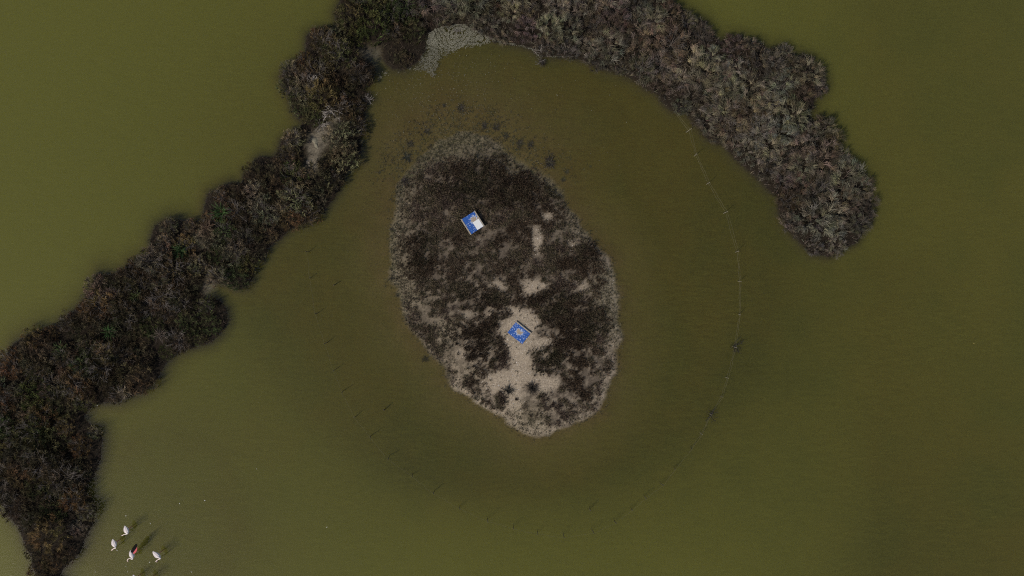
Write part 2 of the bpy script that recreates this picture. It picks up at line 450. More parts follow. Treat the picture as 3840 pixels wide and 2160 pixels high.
# ------------------------------------------------------------------ the water: a closed body of turbid green water
def water_mat():
    m = bpy.data.materials.new('turbid_water'); m.use_nodes = True
    nt = m.node_tree; N, L = nt.nodes, nt.links
    N.clear()
    o = N.new('ShaderNodeOutputMaterial')
    tr = N.new('ShaderNodeBsdfTransparent')
    gl = N.new('ShaderNodeBsdfGlossy'); gl.inputs['Roughness'].default_value = 0.03
    fr = N.new('ShaderNodeFresnel'); fr.inputs['IOR'].default_value = 1.33
    # daylight enters from the air side, so the same index holds on both faces of the surface
    ge = N.new('ShaderNodeNewGeometry')
    io = N.new('ShaderNodeMapRange'); io.inputs['To Min'].default_value = 1.33; io.inputs['To Max'].default_value = 1 / 1.33
    L.new(ge.outputs['Backfacing'], io.inputs['Value']); L.new(io.outputs[0], fr.inputs['IOR'])
    ms = N.new('ShaderNodeMixShader')
    tc = N.new('ShaderNodeTexCoord')
    mp = N.new('ShaderNodeMapping'); mp.inputs['Rotation'].default_value = (0, 0, math.radians(-12))
    mp.inputs['Scale'].default_value = (1.1, 3.6, 1)
    n1 = N.new('ShaderNodeTexNoise'); n1.inputs['Scale'].default_value = 1.7; n1.inputs['Detail'].default_value = 6
    n1.inputs['Roughness'].default_value = 0.6; n1.inputs['Distortion'].default_value = 0.4
    b = N.new('ShaderNodeBump'); b.inputs['Strength'].default_value = 0.17; b.inputs['Distance'].default_value = 0.05
    L.new(tc.outputs['Object'], mp.inputs[0]); L.new(mp.outputs[0], n1.inputs['Vector'])
    L.new(n1.outputs[0], b.inputs['Height'])
    L.new(b.outputs[0], gl.inputs['Normal']); L.new(b.outputs[0], fr.inputs['Normal'])
    # pale diffuse streaks painted into the surface as the sheen of ripples
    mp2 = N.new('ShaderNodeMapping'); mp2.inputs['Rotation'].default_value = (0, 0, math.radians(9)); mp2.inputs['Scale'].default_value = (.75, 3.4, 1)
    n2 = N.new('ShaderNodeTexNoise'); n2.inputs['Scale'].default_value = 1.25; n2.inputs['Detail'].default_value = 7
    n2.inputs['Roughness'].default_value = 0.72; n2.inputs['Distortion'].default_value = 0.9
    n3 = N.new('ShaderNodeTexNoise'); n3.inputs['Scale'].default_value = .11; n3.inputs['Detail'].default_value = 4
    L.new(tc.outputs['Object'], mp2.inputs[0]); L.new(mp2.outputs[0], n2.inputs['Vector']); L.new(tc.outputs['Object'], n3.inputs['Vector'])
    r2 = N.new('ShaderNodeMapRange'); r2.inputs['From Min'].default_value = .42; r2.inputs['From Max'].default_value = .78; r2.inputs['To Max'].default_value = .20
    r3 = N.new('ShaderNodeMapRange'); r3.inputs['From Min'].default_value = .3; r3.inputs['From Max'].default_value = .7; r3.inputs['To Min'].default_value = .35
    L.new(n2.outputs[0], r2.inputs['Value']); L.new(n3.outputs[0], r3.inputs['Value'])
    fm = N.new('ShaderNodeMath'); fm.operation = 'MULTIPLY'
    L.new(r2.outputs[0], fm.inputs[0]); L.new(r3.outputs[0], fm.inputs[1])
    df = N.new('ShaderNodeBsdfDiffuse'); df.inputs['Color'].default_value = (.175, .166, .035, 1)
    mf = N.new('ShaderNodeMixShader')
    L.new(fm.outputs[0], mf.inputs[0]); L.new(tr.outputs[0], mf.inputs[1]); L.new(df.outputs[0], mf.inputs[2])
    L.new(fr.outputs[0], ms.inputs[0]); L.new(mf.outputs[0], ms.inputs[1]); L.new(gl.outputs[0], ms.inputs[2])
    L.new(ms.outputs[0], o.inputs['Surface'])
    v = N.new('ShaderNodeVolumePrincipled')
    v.inputs['Color'].default_value = (0.440, 0.434, 0.112, 1)
    v.inputs['Density'].default_value = 0.9
    v.inputs['Anisotropy'].default_value = 0.0
    L.new(v.outputs[0], o.inputs['Volume'])
    return m


w = 610.0
wv = [(-w,-w,0),(w,-w,0),(w,w,0),(-w,w,0),(-w,-w,-4),(w,-w,-4),(w,w,-4),(-w,w,-4)]
wf = [(0,1,2,3),(7,6,5,4),(0,4,5,1),(1,5,6,2),(2,6,7,3),(3,7,4,0)]
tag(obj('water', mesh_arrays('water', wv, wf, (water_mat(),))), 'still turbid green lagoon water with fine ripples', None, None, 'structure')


# ------------------------------------------------------------------ strands: curved tapering blades, the stuff of every plant here
def strands(P0, P1, P2, width, cols, seg=3, r=rng, tiltamt=0.9):
    """Bezier blades. P0, P1, P2: (n,3); width, cols per blade. Returns verts, quads, vertex colours."""
    n = len(P0)
    t = np.linspace(0, 1, seg + 1)[None, :, None]
    P = (1 - t) ** 2 * P0[:, None] + 2 * t * (1 - t) * P1[:, None] + t ** 2 * P2[:, None]
    D = np.gradient(P, axis=1)
    D /= np.linalg.norm(D, axis=2, keepdims=True) + 1e-9
    up = np.array([0, 0, 1.0]) + r.normal(0, tiltamt, (n, 3))
    side = np.cross(D, np.broadcast_to(up[:, None], D.shape))
    side /= np.linalg.norm(side, axis=2, keepdims=True) + 1e-9
    taper = np.linspace(1.0, 0.35, seg + 1)[None, :, None]
    hw = 0.5 * width[:, None, None] * taper
    A, B = P - side * hw, P + side * hw
    verts = np.stack([A, B], 2).reshape(-1, 3)
    base = (np.arange(n) * (seg + 1) * 2)[:, None] + np.arange(seg)[None] * 2
    quads = np.stack([base, base + 1, base + 3, base + 2], -1).reshape(-1, 4)
    vc = np.repeat(cols, (seg + 1) * 2, axis=0)
    return verts, quads, vc


def join(parts):
    vs, qs, cs, o = [], [], [], 0
    for v, q, c in parts:
        vs.append(v); qs.append(q + o); cs.append(c); o += len(v)
    return np.concatenate(vs), np.concatenate(qs), np.concatenate(cs)


def dome(r, R, h): return h * np.sqrt(np.clip(1 - (r / R) ** 2, 0.02, 1))


def feathery_shrub(seed):
    """Right-hand spit: many small crowns of wiry shoots, each swept one way. Unit radius about 1 m."""
    r = np.random.default_rng(seed)
    h = 0.72
    parts = []
    nc = 34
    for k in range(nc):
        a = k * 2.399 + r.normal(0, .3); rc = 0.95 * math.sqrt((k + .5) / nc) * r.uniform(.92, 1.06)
        cx, cy = rc * math.cos(a), rc * math.sin(a)
        n = 34
        th = a + r.normal(0, .8) + r.normal(0, .6, n)
        ln = r.uniform(.10, .40, n)
        top = dome(rc, 1.12, h) * r.uniform(.68, 1.15)
        P0 = np.stack([cx + r.normal(0, .045, n), cy + r.normal(0, .045, n), np.full(n, max(top - .2, 0))], 1)
        off = np.stack([np.cos(th), np.sin(th)], 1) * ln[:, None]
        P1 = P0.copy(); P1[:, :2] += off * .35; P1[:, 2] = top * r.uniform(.98, 1.12, n)
        P2 = P0.copy(); P2[:, :2] += off; P2[:, 2] = top - r.uniform(-.05, .16, n)
        P2[:, :2] += r.normal(0, .03, (n, 2))
        tint = r.uniform(.35, 1.5) * np.array([1 + r.normal(0, .07), 1, 1 + r.normal(0, .09)])
        cols = tint[None] * r.uniform(.5, 1.5, (n, 1))
        parts.append(strands(P0, P1, P2, r.uniform(.010, .027, n), cols, 3, r))
    return join(parts)


def leafy_shrub(seed):
    """Left-hand spit: dense mound of small leafy sprays."""
    r = np.random.default_rng(seed)
    h = 0.80
    nt, m = 80, 14
    ka = np.arange(nt) * 2.399 + r.normal(0, .3, nt)
    kr = .97 * np.sqrt((np.arange(nt) + .5) / nt) * r.uniform(.9, 1.08, nt)
    lump = 1 + .2 * np.sin(4.1 * kr * np.cos(ka) * 2 + seed) * np.cos(3.7 * kr * np.sin(ka) * 2 + 2 * seed)
    top = dome(kr, 1.1, h) * lump * r.uniform(.62, 1.12, nt)
    bright = r.uniform(.3, 1.6, nt)
    i = np.repeat(np.arange(nt), m); n = len(i)
    P0 = np.stack([kr[i] * np.cos(ka[i]) + r.normal(0, .035, n), kr[i] * np.sin(ka[i]) + r.normal(0, .035, n), np.maximum(top[i] - .15, .0)], 1)
    th = ka[i] + r.normal(0, 1.3, n)
    ln = r.uniform(.05, .20, n)
    P2 = P0 + np.stack([np.cos(th) * ln, np.sin(th) * ln, r.uniform(.04, .2, n)], 1)
    P1 = (P0 + P2) / 2 + r.normal(0, .03, (n, 3)); P1[:, 2] += .05
    g = np.clip(.5 + .5 * np.sin(2.6 * P0[:, 0] + seed) * np.cos(2.9 * P0[:, 1] - seed), 0, 1)[:, None]
    cols = (np.array([1.05, .9, .8]) * (1 - g) + np.array([.85, 1.03, .75]) * g) * r.uniform(.5, 1.5, (n, 1)) * bright[i][:, None]
    return strands(P0, P1, P2, r.uniform(.016, .040, n), cols, 2, r)


def branch_set(seed, n=26, wid=.022):
    r = np.random.default_rng(seed)
    a = r.uniform(0, 2 * np.pi, n)
    P0 = np.stack([r.normal(0, .12, n), r.normal(0, .12, n), np.zeros(n)], 1)
    L_ = r.uniform(.5, 1.0, n)
    P2 = np.stack([np.cos(a) * L_, np.sin(a) * L_, dome(L_, 1.15, .86) * r.uniform(.7, 1.1, n)], 1)
    P1 = P2 * .45 + r.normal(0, .08, (n, 3)); P1[:, 2] = P2[:, 2] * .95
    cols = np.array([1.0, .95, .9]) * r.uniform(.6, 1.3, (n, 1))
    one = strands(P0, P1, P2, np.full(n, wid), cols, 4, r, .2)
    k = 3 * n                                           # side twigs
    i = r.integers(0, n, k); t = r.uniform(.45, .95, k)[:, None]
    Q0 = (1 - t) ** 2 * P0[i] + 2 * t * (1 - t) * P1[i] + t * t * P2[i]
    aa = a[i] + r.choice([-.8, .8], k) + r.normal(0, .3, k)
    ll = r.uniform(.12, .32, k)
    Q2 = Q0 + np.stack([np.cos(aa) * ll, np.sin(aa) * ll, r.uniform(-.02, .12, k)], 1)
    Q1 = (Q0 + Q2) / 2 + r.normal(0, .03, (k, 3))
    two = strands(Q0, Q1, Q2, np.full(k, wid * .6), np.array([1.0, .95, .9]) * r.uniform(.6, 1.3, (k, 1)), 2, r, .2)
    return join([one, two])


def plant_mesh(name, data, mat): return mesh_arrays(name, data[0], data[1], (mat,), data[2])


FEATHERY = [plant_mesh('wiry_foliage', feathery_shrub(100 + i), M_PLANT) for i in range(7)]
LEAFY = [plant_mesh('leafy_foliage', leafy_shrub(200 + i), M_PLANT) for i in range(7)]
BRANCHES = [plant_mesh('branches', branch_set(300 + i), M_BRANCH) for i in range(5)]

# ------------------------------------------------------------------ shrubs on the spits
COLOURS = {'grey green': (.33, .315, .225), 'grey brown': (.255, .215, .160), 'mauve brown': (.205, .155, .130), 'russet': (.165, .095, .055),
           'dark brown': (.085, .063, .045), 'olive': (.115, .112, .050), 'deep green': (.066, .096, .034), 'ochre': (.20, .152, .078)}
ZONES_L = [((1400, 50), 'at the top edge left of the foam'), ((1510, 170), 'in the clump hugging the foam'),
           ((1140, 220), 'on the bulge left of the pond inlet'), ((1280, 330), 'right of the pale dead branches'),
           ((1060, 560), 'left of the bare mud patch'), ((1270, 590), 'between mud patch and pond'),
           ((930, 720), 'on the spit below the mud patch'), ((1130, 760), 'at the pond edge below the mud patch'),
           ((640, 900), 'on the rounded bulge halfway down left spit'), ((860, 900), 'mid spit above the small notch'),
           ((880, 1030), 'on the lobe beside the pond notch'), ((420, 1120), 'at lagoon edge of the broad middle spit'),
           ((680, 1180), 'below the pond notch'), ((150, 1330), 'at the left edge where the spit bends'),
           ((420, 1380), 'above the straw tuft'), ((200, 1600), 'above the flamingos on the lower left spit'),
           ((250, 1830), 'left of the flamingos'), ((160, 2090), 'at the bottom tip of the left spit')]
ZONES_R = [((1750, 30), 'directly above the foam'), ((2080, 90), 'right of the foam at the top'), ((2400, 80), 'near the top where right spit widens'),
           ((2330, 230), 'on pond side right of the foam'), ((2650, 180), 'on the upper lagoon edge of right spit'),
           ((2600, 370), 'on pond edge where the fence ends'), ((2950, 240), 'on the shoulder of the right spit'),
           ((2800, 450), 'in the middle of the right spit'), ((3100, 480), 'below the notch on the right spit'),
           ((2950, 640), 'on the narrowing right spit'), ((3190, 700), 'on the lagoon side near the tip'),
           ((3090, 850), 'on the rounded tip of the right spit')]


def pick_colour(px, py, left, u):
    """Which shrubs grow where, as the photograph shows."""
    if left:
        if py < 190 and 1300 < px < 1560: w = {'deep green': 5, 'olive': 3, 'dark brown': 2, 'russet': .6}
        elif py < 110: w = {'russet': 4, 'ochre': 2, 'olive': 2}
        elif px > 1230 and py > 300: w = {'dark brown': 6, 'grey brown': 2, 'olive': .6}
        elif 1400 < px: w = {'dark brown': 6, 'russet': 1, 'olive': 1}
        else:
            w = {'dark brown': 5, 'russet': 2.2, 'olive': 1.7, 'mauve brown': 2.2, 'grey brown': 1.8, 'deep green': 1.0, 'ochre': .5}
            dd = float(sample(D_SPIT, px, py))
            if dd < .9 and float(sample(blurX, px, py)) > 0: w['russet'] += 4
    else:
        if float(sample(D_SPIT, px, py)) < 1.0 and float(sample(blurX, px, py)) < 0: w = {'russet': 2, 'ochre': 1.6, 'grey brown': 3, 'mauve brown': 2, 'olive': 1}
        else: w = {'grey green': 4, 'grey brown': 3, 'mauve brown': 2.4, 'dark brown': .8, 'olive': .5, 'russet': .35}
    ks = list(w); t = sum(w.values()) * u
    for k_ in ks:
        t -= w[k_]
        if t <= 0: return k_
    return ks[-1]


gyy, gxx = np.gradient(blur(D_SPIT, 3))
blurX = np.where(GX < 1600, gxx + gyy, gxx - gyy)     # which side of the spit one is on (lagoon / pond)


def poisson(test, x0, x1, y0, y1, rad, tries, r):
    pts = []
    cell = {}
    for _ in range(tries):
        p = (r.uniform(x0, x1), r.uniform(y0, y1))
        if not test(*p): continue
        ci, cj = int(p[0] // rad), int(p[1] // rad)
        if any((q[0] - p[0]) ** 2 + (q[1] - p[1]) ** 2 < rad * rad for i in (-1, 0, 1) for j in (-1, 0, 1) for q in cell.get((ci + i, cj + j), ())): continue
        cell.setdefault((ci, cj), []).append(p); pts.append(p)
    return pts


def spit_test(x, y): return float(sample(D_SPIT, x, y)) > 0.32 and float(sample(bare_wide, x, y)) < .12


pr = random.Random(11)
left_pts = [p for p in poisson(spit_test, -60, 1640, -70, 2200, 62, 60000, pr) if p[0] < 1625 - max(0, 100 - p[1]) * .3]
right_pts = [p for p in poisson(spit_test, 1560, 3300, -70, 980, 62, 60000, pr) if p[0] >= 1625 - max(0, 100 - p[1]) * .3]
ORD = ['', 'second', 'third', 'fourth', 'fifth', 'sixth', 'seventh', 'eighth', 'ninth', 'tenth', 'eleventh', 'twelfth', 'thirteenth', 'fourteenth', 'fifteenth']


def plant_shrubs(pts, left):
    zones = ZONES_L if left else ZONES_R
    recs = []
    for (x, y) in pts:
        c = pick_colour(x, y, left, pr.random())
        z = min(zones, key=lambda q: (q[0][0] - x) ** 2 + (q[0][1] - y) ** 2)[1]
        recs.append((x, y, c, z))
    sets = {}
    for i, q in enumerate(recs): sets.setdefault((q[2], q[3]), []).append(i)
    for (c, z), ids in sets.items():
        ids.sort(key=lambda i: recs[i][0])
        for k_, i in enumerate(ids):
            x, y = recs[i][:2]
            word = 'leafy shrub' if left else 'wiry shrub'
            if len(ids) == 1: lab = f'{c} {word} {z}'
            elif k_ == 0: lab = f'leftmost {c} {word} {z}'
            else: lab = f'{c} {word} {z}, {ORD[min(k_, 14)]} from left'
            dd = float(sample(D_SPIT, x, y))
            rad = pr.uniform(.78, 1.38) * (0.50 + .50 * min(1, dd / 1.1))
            g = max(-.05, float(ground(x, y)))
            wx, wy, _ = W(x, y, 0.0)
            me = pr.choice(LEAFY if left else FEATHERY)
            o = obj('leafy_shrub' if left else 'wiry_shrub', me, None, (wx, wy, g))
            hs = pr.uniform(.65, 1.3) * (1.0 if left else .95)
            o.rotation_euler = (pr.gauss(0, .05), pr.gauss(0, .05), pr.uniform(0, 6.283))
            o.scale = (rad, rad * pr.uniform(.85, 1.15), rad * hs)
            cc = COLOURS[c]; mean = (.102, .080, .053) if left else (.208, .166, .115)
            kk = .62 if left else .52
            cc = [q * kk + w_ * (1 - kk) for q, w_ in zip(cc, mean)]; b = pr.uniform(.75, 1.3) if left else pr.uniform(.7, 1.2) * (.72 + .28 * min(1, dd / 2.0))
            o.color = (cc[0] * b * pr.uniform(.9, 1.1), cc[1] * b, cc[2] * b * pr.uniform(.85, 1.1), 1)
            tag(o, lab, 'shrub', 'leafy shrubs crowding the left spit' if left else 'wiry shrubs covering the right spit')
            if pr.random() < (.6 if left else .35):
                ch = obj('branches', pr.choice(BRANCHES), o)
                gcol = pr.uniform(.07, .15)
                ch.color = (gcol, gcol * .9, gcol * .82, 1)


plant_shrubs(left_pts, True)
plant_shrubs(right_pts, False)

# undergrowth between the shrubs, uncountable
n = 26000
x = rng.uniform(-200, 3320, n * 6); y = rng.uniform(-260, 2240, n * 6)
ok = (sample(D_SPIT, x, y) > -.06) & (sample(bare, x, y) < rng.uniform(.2, 1.15, len(x)))
x, y = x[ok][:n], y[ok][:n]
n = len(x)
P0 = np.stack([(x - 1920) * S, (1080 - y) * S, np.maximum(sample(Z, x, y), -.05)], 1)
th = rng.uniform(0, 2 * np.pi, n); ln = rng.uniform(.08, .3, n)
P2 = P0 + np.stack([np.cos(th) * ln, np.sin(th) * ln, rng.uniform(.1, .42, n)], 1)
P1 = (P0 + P2) / 2 + rng.normal(0, .04, (n, 3)); P1[:, 2] += .1
cl = np.where((x < 1620)[:, None], C(.085, .064, .045), C(.15, .125, .095)) * rng.uniform(.5, 1.5, (n, 1)) * (1 + rng.normal(0, .08, (n, 3)))
tag(obj('undergrowth', plant_mesh('undergrowth', strands(P0, P1, P2, rng.uniform(.015, .035, n), np.clip(cl, .01, 1), 2), M_COVER)),
    'tangled brown undergrowth between the shrubs of the spits', 'undergrowth', None, 'stuff')

# ------------------------------------------------------------------ island ground cover (saltmarsh mat) and shells
def cover(n_tuft, dens, per, hmin, hmax, lmin, lmax, palette, seed, thr=0.0):
    r = np.random.default_rng(seed)
    x = r.uniform(1380, 2380, n_tuft * 12); y = r.uniform(330, 1680, n_tuft * 12)
    ok = r.random(len(x)) < np.clip(sample(dens, x, y), 0, 1)
    x, y = x[ok][:n_tuft], y[ok][:n_tuft]
    m = len(x)
    pal = np.array(palette)
    pn = fbm(x, y, 90, seed + 5, 3)
    ci = np.clip(((pn - .3) / .4 * len(pal) + r.normal(0, .6, m)).astype(int), 0, len(pal) - 1)
    tc_ = pal[ci] * r.uniform(.6, 1.4, (m, 1))
    i = np.repeat(np.arange(m), per)
    k_ = len(i)
    size = r.uniform(.6, 1.3, m)[i]
    P0 = np.stack([(x[i] - 1920) * S + r.normal(0, .025, k_), (1080 - y[i]) * S + r.normal(0, .025, k_), sample(Z, x[i], y[i]) - .01], 1)
    th = r.uniform(0, 2 * np.pi, k_); ln = r.uniform(lmin, lmax, k_) * size
    P2 = P0 + np.stack([np.cos(th) * ln, np.sin(th) * ln, r.uniform(hmin, hmax, k_) * size], 1)
    P1 = (P0 + P2) / 2 + r.normal(0, .015, (k_, 3)); P1[:, 2] += .04 * size
    cols = tc_[i] * r.uniform(.6, 1.4, (k_, 1))
    return strands(P0, P1, P2, r.uniform(.012, .032, k_), cols, 2, r)


dense = VEG * np.clip((VEG - .12) * 1.6, 0, 1) * np.clip((GY - 575 + 120 * (med - .5)) / 70, .06, 1)
mat_data = cover(19000, dense, 9, .04, .19, .03, .13, [(.086, .060, .038), (.118, .082, .056), (.155, .120, .078), (.104, .090, .052), (.185, .142, .090), (.128, .092, .070)], 71)
tag(obj('saltmarsh_mat', plant_mesh('saltmarsh_mat', mat_data, M_COVER)), 'dark brown saltmarsh plants matting the island', 'ground cover', None, 'stuff')
bush_data = cover(3000, bushy * isl_in * (1 - sand) * np.clip(.25 + veg_n, 0, 1), 13, .10, .32, .05, .18,
                  [(.064, .045, .029), (.084, .058, .041), (.100, .077, .050), (.070, .061, .035)], 75)
tag(obj('bushy_saltmarsh', plant_mesh('bushy_saltmarsh', bush_data, M_COVER)), 'taller blackish saltmarsh bushes in patches around the island sand', 'ground cover', None, 'stuff')
sp = isl_in * sparse * .55 * (1 - sand) * np.clip(veg_n + .2, 0, 1) + np.clip(1 - np.abs(D_ISL - .4) / .9, 0, 1) * .3 + north_meadow * .34 * veg_n + sand * isl_in * .02
thin_data = cover(6000, sp, 7, .02, .11, .03, .11, [(.105, .090, .055), (.14, .12, .075), (.09, .085, .052), (.08, .066, .044)], 81)
tag(obj('thin_grass', plant_mesh('thin_grass', thin_data, M_COVER)), 'thin pale saltmarsh grass on the island shore', 'grass', None, 'stuff')

# shells and pebbles strewn over the sand
r = np.random.default_rng(5)
x = r.uniform(1450, 2340, 160000); y = r.uniform(700, 1660, 160000)
ok = r.random(len(x)) < np.clip(sample(sand * isl_in, x, y) * .9 + sample(isl_in * sparse, x, y) * .12 + sample(isl_in, x, y) * .02, 0, 1)
x, y = x[ok][:9000], y[ok][:9000]; n = len(x)
c = np.stack([(x - 1920) * S, (1080 - y) * S, sample(Z, x, y)], 1)
s_ = r.uniform(.008, .030, n) * (1 + (r.random(n) < .06) * .8)
a = r.uniform(0, 6.28, n)
vv = np.zeros((n, 5, 3))
for j in range(4):
    rad = s_ * r.uniform(.6, 1.3, n)
    vv[:, j, 0] = np.cos(a + j * np.pi / 2) * rad; vv[:, j, 1] = np.sin(a + j * np.pi / 2) * rad; vv[:, j, 2] = -.004
vv[:, 4, 2] = s_ * r.uniform(.4, 1.0, n); vv[:, 4, :2] = r.normal(0, .003, (n, 2))
vv += c[:, None]
b_ = (np.arange(n) * 5)[:, None]
tri = np.concatenate([np.stack([b_[:, 0] + j, b_[:, 0] + (j + 1) % 4, b_[:, 0] + 4], 1) for j in range(4)])
cc = np.array([(.42, .36, .28), (.30, .24, .18), (.20, .16, .12), (.62, .57, .50), (.34, .27, .22)])[r.integers(0, 5, n)] * r.uniform(.7, 1.2, (n, 1))
tag(obj('shell_grit', mesh_arrays('shell_grit', vv.reshape(-1, 3), tri, (M_COVER,), np.repeat(cc, 5, 0))), 'pale shells and grit strewn over the island sand', 'shells', None, 'stuff')


# ------------------------------------------------------------------ single tufts one can pick out
def tuft_mesh(seed, n=80, spread=1.0, tall=.55):
    r = np.random.default_rng(seed)
    th = r.uniform(0, 2 * np.pi, n); ln = r.uniform(.35, 1.0, n) * spread
    P0 = np.stack([r.normal(0, .12, n), r.normal(0, .12, n), np.full(n, -.02)], 1)
    P2 = P0 + np.stack([np.cos(th) * ln, np.sin(th) * ln, r.uniform(.15, 1.0, n) * tall], 1)
    P1 = P0 * .5 + P2 * .5; P1[:, 2] += .3 * tall
    return strands(P0, P1, P2, r.uniform(.05, .1, n), np.ones((n, 3)) * r.uniform(.5, 1.5, (n, 1)), 3, r)


TUFT = [plant_mesh('tuft', tuft_mesh(400 + i), M_PLANT) for i in range(4)]


def tuft(px, py, rad, colr, label, group=None, name='saltmarsh_tuft', cat='plant', z=None, tall=1.0):
    g = float(ground(px, py)) if z is None else z
    if z is None and g < 0: tall *= .5                   # flattened under the water
    wx, wy, _ = W(px, py)
    o = obj(name, pr.choice(TUFT), None, (wx, wy, g))
    o.scale = (rad, rad, rad * tall); o.rotation_euler = (0, 0, pr.uniform(0, 6.28)); o.color = (*colr, 1)
    return tag(o, label, cat, group)


DK = (.062, .052, .042)
GB = 'dark tufts standing around the island shore'
tuft(2064, 609, .62, DK, 'large dark tuft in the water off the upper right shore', GB)
tuft(2126, 643, .26, DK, 'small dark tuft beyond the large one, upper right shallows', GB)
tuft(2113, 672, .26, DK, 'small dark tuft just below the upper right pair', GB)
tuft(1860, 476, .36, DK, 'dark tuft at the upper right of the submerged meadow', GB)
tuft(1525, 587, .50, (.05, .05, .04), 'round dark tuft in the upper left shallows', GB)
tuft(1538, 541, .34, DK, 'smaller dark tuft above the round one, upper left shallows', GB)
tuft(1520, 680, .42, (.055, .042, .042), 'purplish tuft on the pale upper left shore', GB)
tuft(1423, 646, .16, DK, 'tiny dark tuft alone in the left shallows', GB)
tuft(1470, 862, .26, DK, 'little dark tuft on the left shore level with the upper panel', GB)
tuft(1594, 1346, .38, (.035, .026, .022), 'dark round tuft off the lower left shore', GB)
tuft(1491, 1105, .22, DK, 'small dark tuft on the left shore, midway down', GB)
tuft(1990, 540, .36, DK, 'dark tuft in shallow water right of the meadow', GB)
tuft(1950, 535, .40, DK, 'broad dark tuft left of its twin, upper right shallows', GB)
tuft(1897, 510, .32, DK, 'dark tuft on upper right rim of the meadow', GB)
tuft(1728, 405, .42, DK, 'dark tuft at the top of the submerged meadow', GB)
tuft(1665, 395, .22, DK, 'small dark tuft at the top left of the meadow', GB)
tuft(1815, 470, .34, DK, 'dark tuft near the top of the meadow, right half', GB)
tuft(1600, 490, .34, DK, 'dark tuft on the upper left of the meadow', GB)
tuft(1906, 1462, .50, (.06, .055, .045), 'isolated grey brown tuft on sand below the lower panel', GB)
tuft(1995, 1452, .60, DK, 'dark bushy tuft at the right of the lower sand', GB)
tuft(1880, 1499, .32, (.035, .025, .02), 'dark brown tuft on sand near the bottom', GB)
tuft(1936, 1496, .2, (.035, .025, .02), 'tiny dark tuft right of the brown one near the bottom', GB)
tuft(2034, 236, .40, DK, 'dark clump standing in the pond below the foam shore', None, 'pond_tuft', 'plant', -.02)
tuft(2215, 622, .14, DK, 'very small tuft far out in the upper right pond', GB)
ST = (.36, .29, .20)
tuft(482, 1470, .55, ST, 'bright straw coloured tuft on the pond edge of left spit', None, 'straw_tuft', 'plant', .35, .8)
tuft(1094, 628, .62, (.22, .16, .11), 'dry tan tuft beside the bare mud patch', None, 'straw_tuft', 'plant', .35, .8)
tuft(616, 1255, .62, (.14, .11, .085), 'dull tan dry tuft amid the middle left spit', None, 'straw_tuft', 'plant', .55, .8)
tuft(790, 855, .60, (.15, .10, .065), 'reddish dry tuft beside the small mud gap', None, 'straw_tuft', 'plant', .55, .8)
tuft(437, 1094, .55, (.14, .10, .095), 'pinkish dry tuft near the lagoon edge, middle left spit', None, 'straw_tuft', 'plant', .55, .8)
GR = (.06, .105, .032)
tuft(845, 800, .85, GR, 'bright green spiky plant mid spit', None, 'green_plant', 'plant', .5, .9)
tuft(690, 945, .75, (.05, .085, .03), 'green spiky plant on the rounded bulge', None, 'green_plant', 'plant', .5, .9)
tuft(430, 1240, .65, (.05, .10, .03), 'green spiky plant on the broad middle spit', None, 'green_plant', 'plant', .55, .9)
tuft(252, 1312, .65, (.09, .125, .045), 'yellow green spiky plant where the spit bends', None, 'green_plant', 'plant', .55, .9)
tuft(525, 1110, .65, (.085, .105, .04), 'yellow green spiky plant above the middle spit', None, 'green_plant', 'plant', .55, .9)

# ------------------------------------------------------------------ dead wood
DEAD = [plant_mesh('dead_branch', branch_set(500 + i, 14, .05), M_BRANCH) for i in range(3)]


def dead(px, py, rad, c, label, k_, z=.3, flat=.45, name='dead_branch', cat='branch', group=None):
    wx, wy, _ = W(px, py, z)
    o = obj(name, DEAD[k_], None, (wx, wy, z)); o.scale = (rad, rad, rad * flat)
    o.rotation_euler = (0, 0, pr.uniform(0, 6.28)); o.color = (c, c * .94, c * .86, 1)
    return tag(o, label, cat, group)


dead(1243, 420, .85, .34, 'large pale dead branch above the bare mud patch', 0)
dead(1172, 308, .55, .40, 'small pale dead branch on the bulge of the left spit', 1, .6)
dead(1205, 470, .65, .24, 'grey dead branch lying at the mud patch', 2, .12)
dead(1384, 372, .45, .22, 'grey dead brush at the water edge left of the pond', 1, .05)
dead(1085, 715, .55, .17, 'greyish dead branch curling below the mud patch', 2, .6)
dead(2028, 190, .50, .26, 'pale dead brush at the shore right of the foam', 0, .1)
dead(2026, 232, .42, .17, 'dead brush standing in the pond below the foam shore', 1, .0)
dead(1718, 118, .40, .17, 'dead twigs at the heart of the foam', 2, .0)
dead(2756, 1296, .70, .025, 'dark brush caught on the right fence, upper clump', 0, -.02)
dead(2666, 1556, .62, .025, 'dark brush caught on the right fence, lower clump', 1, -.02)
tag(dead(240, 1164, .22, .03, 'dark twig floating just off the left spit', 2, .0, .3), 'dark twig floating just off the left spit')
tag(dead(304, 1110, .14, .03, 'tiny dark twig at the lagoon edge of the left spit', 0, .0, .3), 'tiny dark twig at the lagoon edge of the left spit')


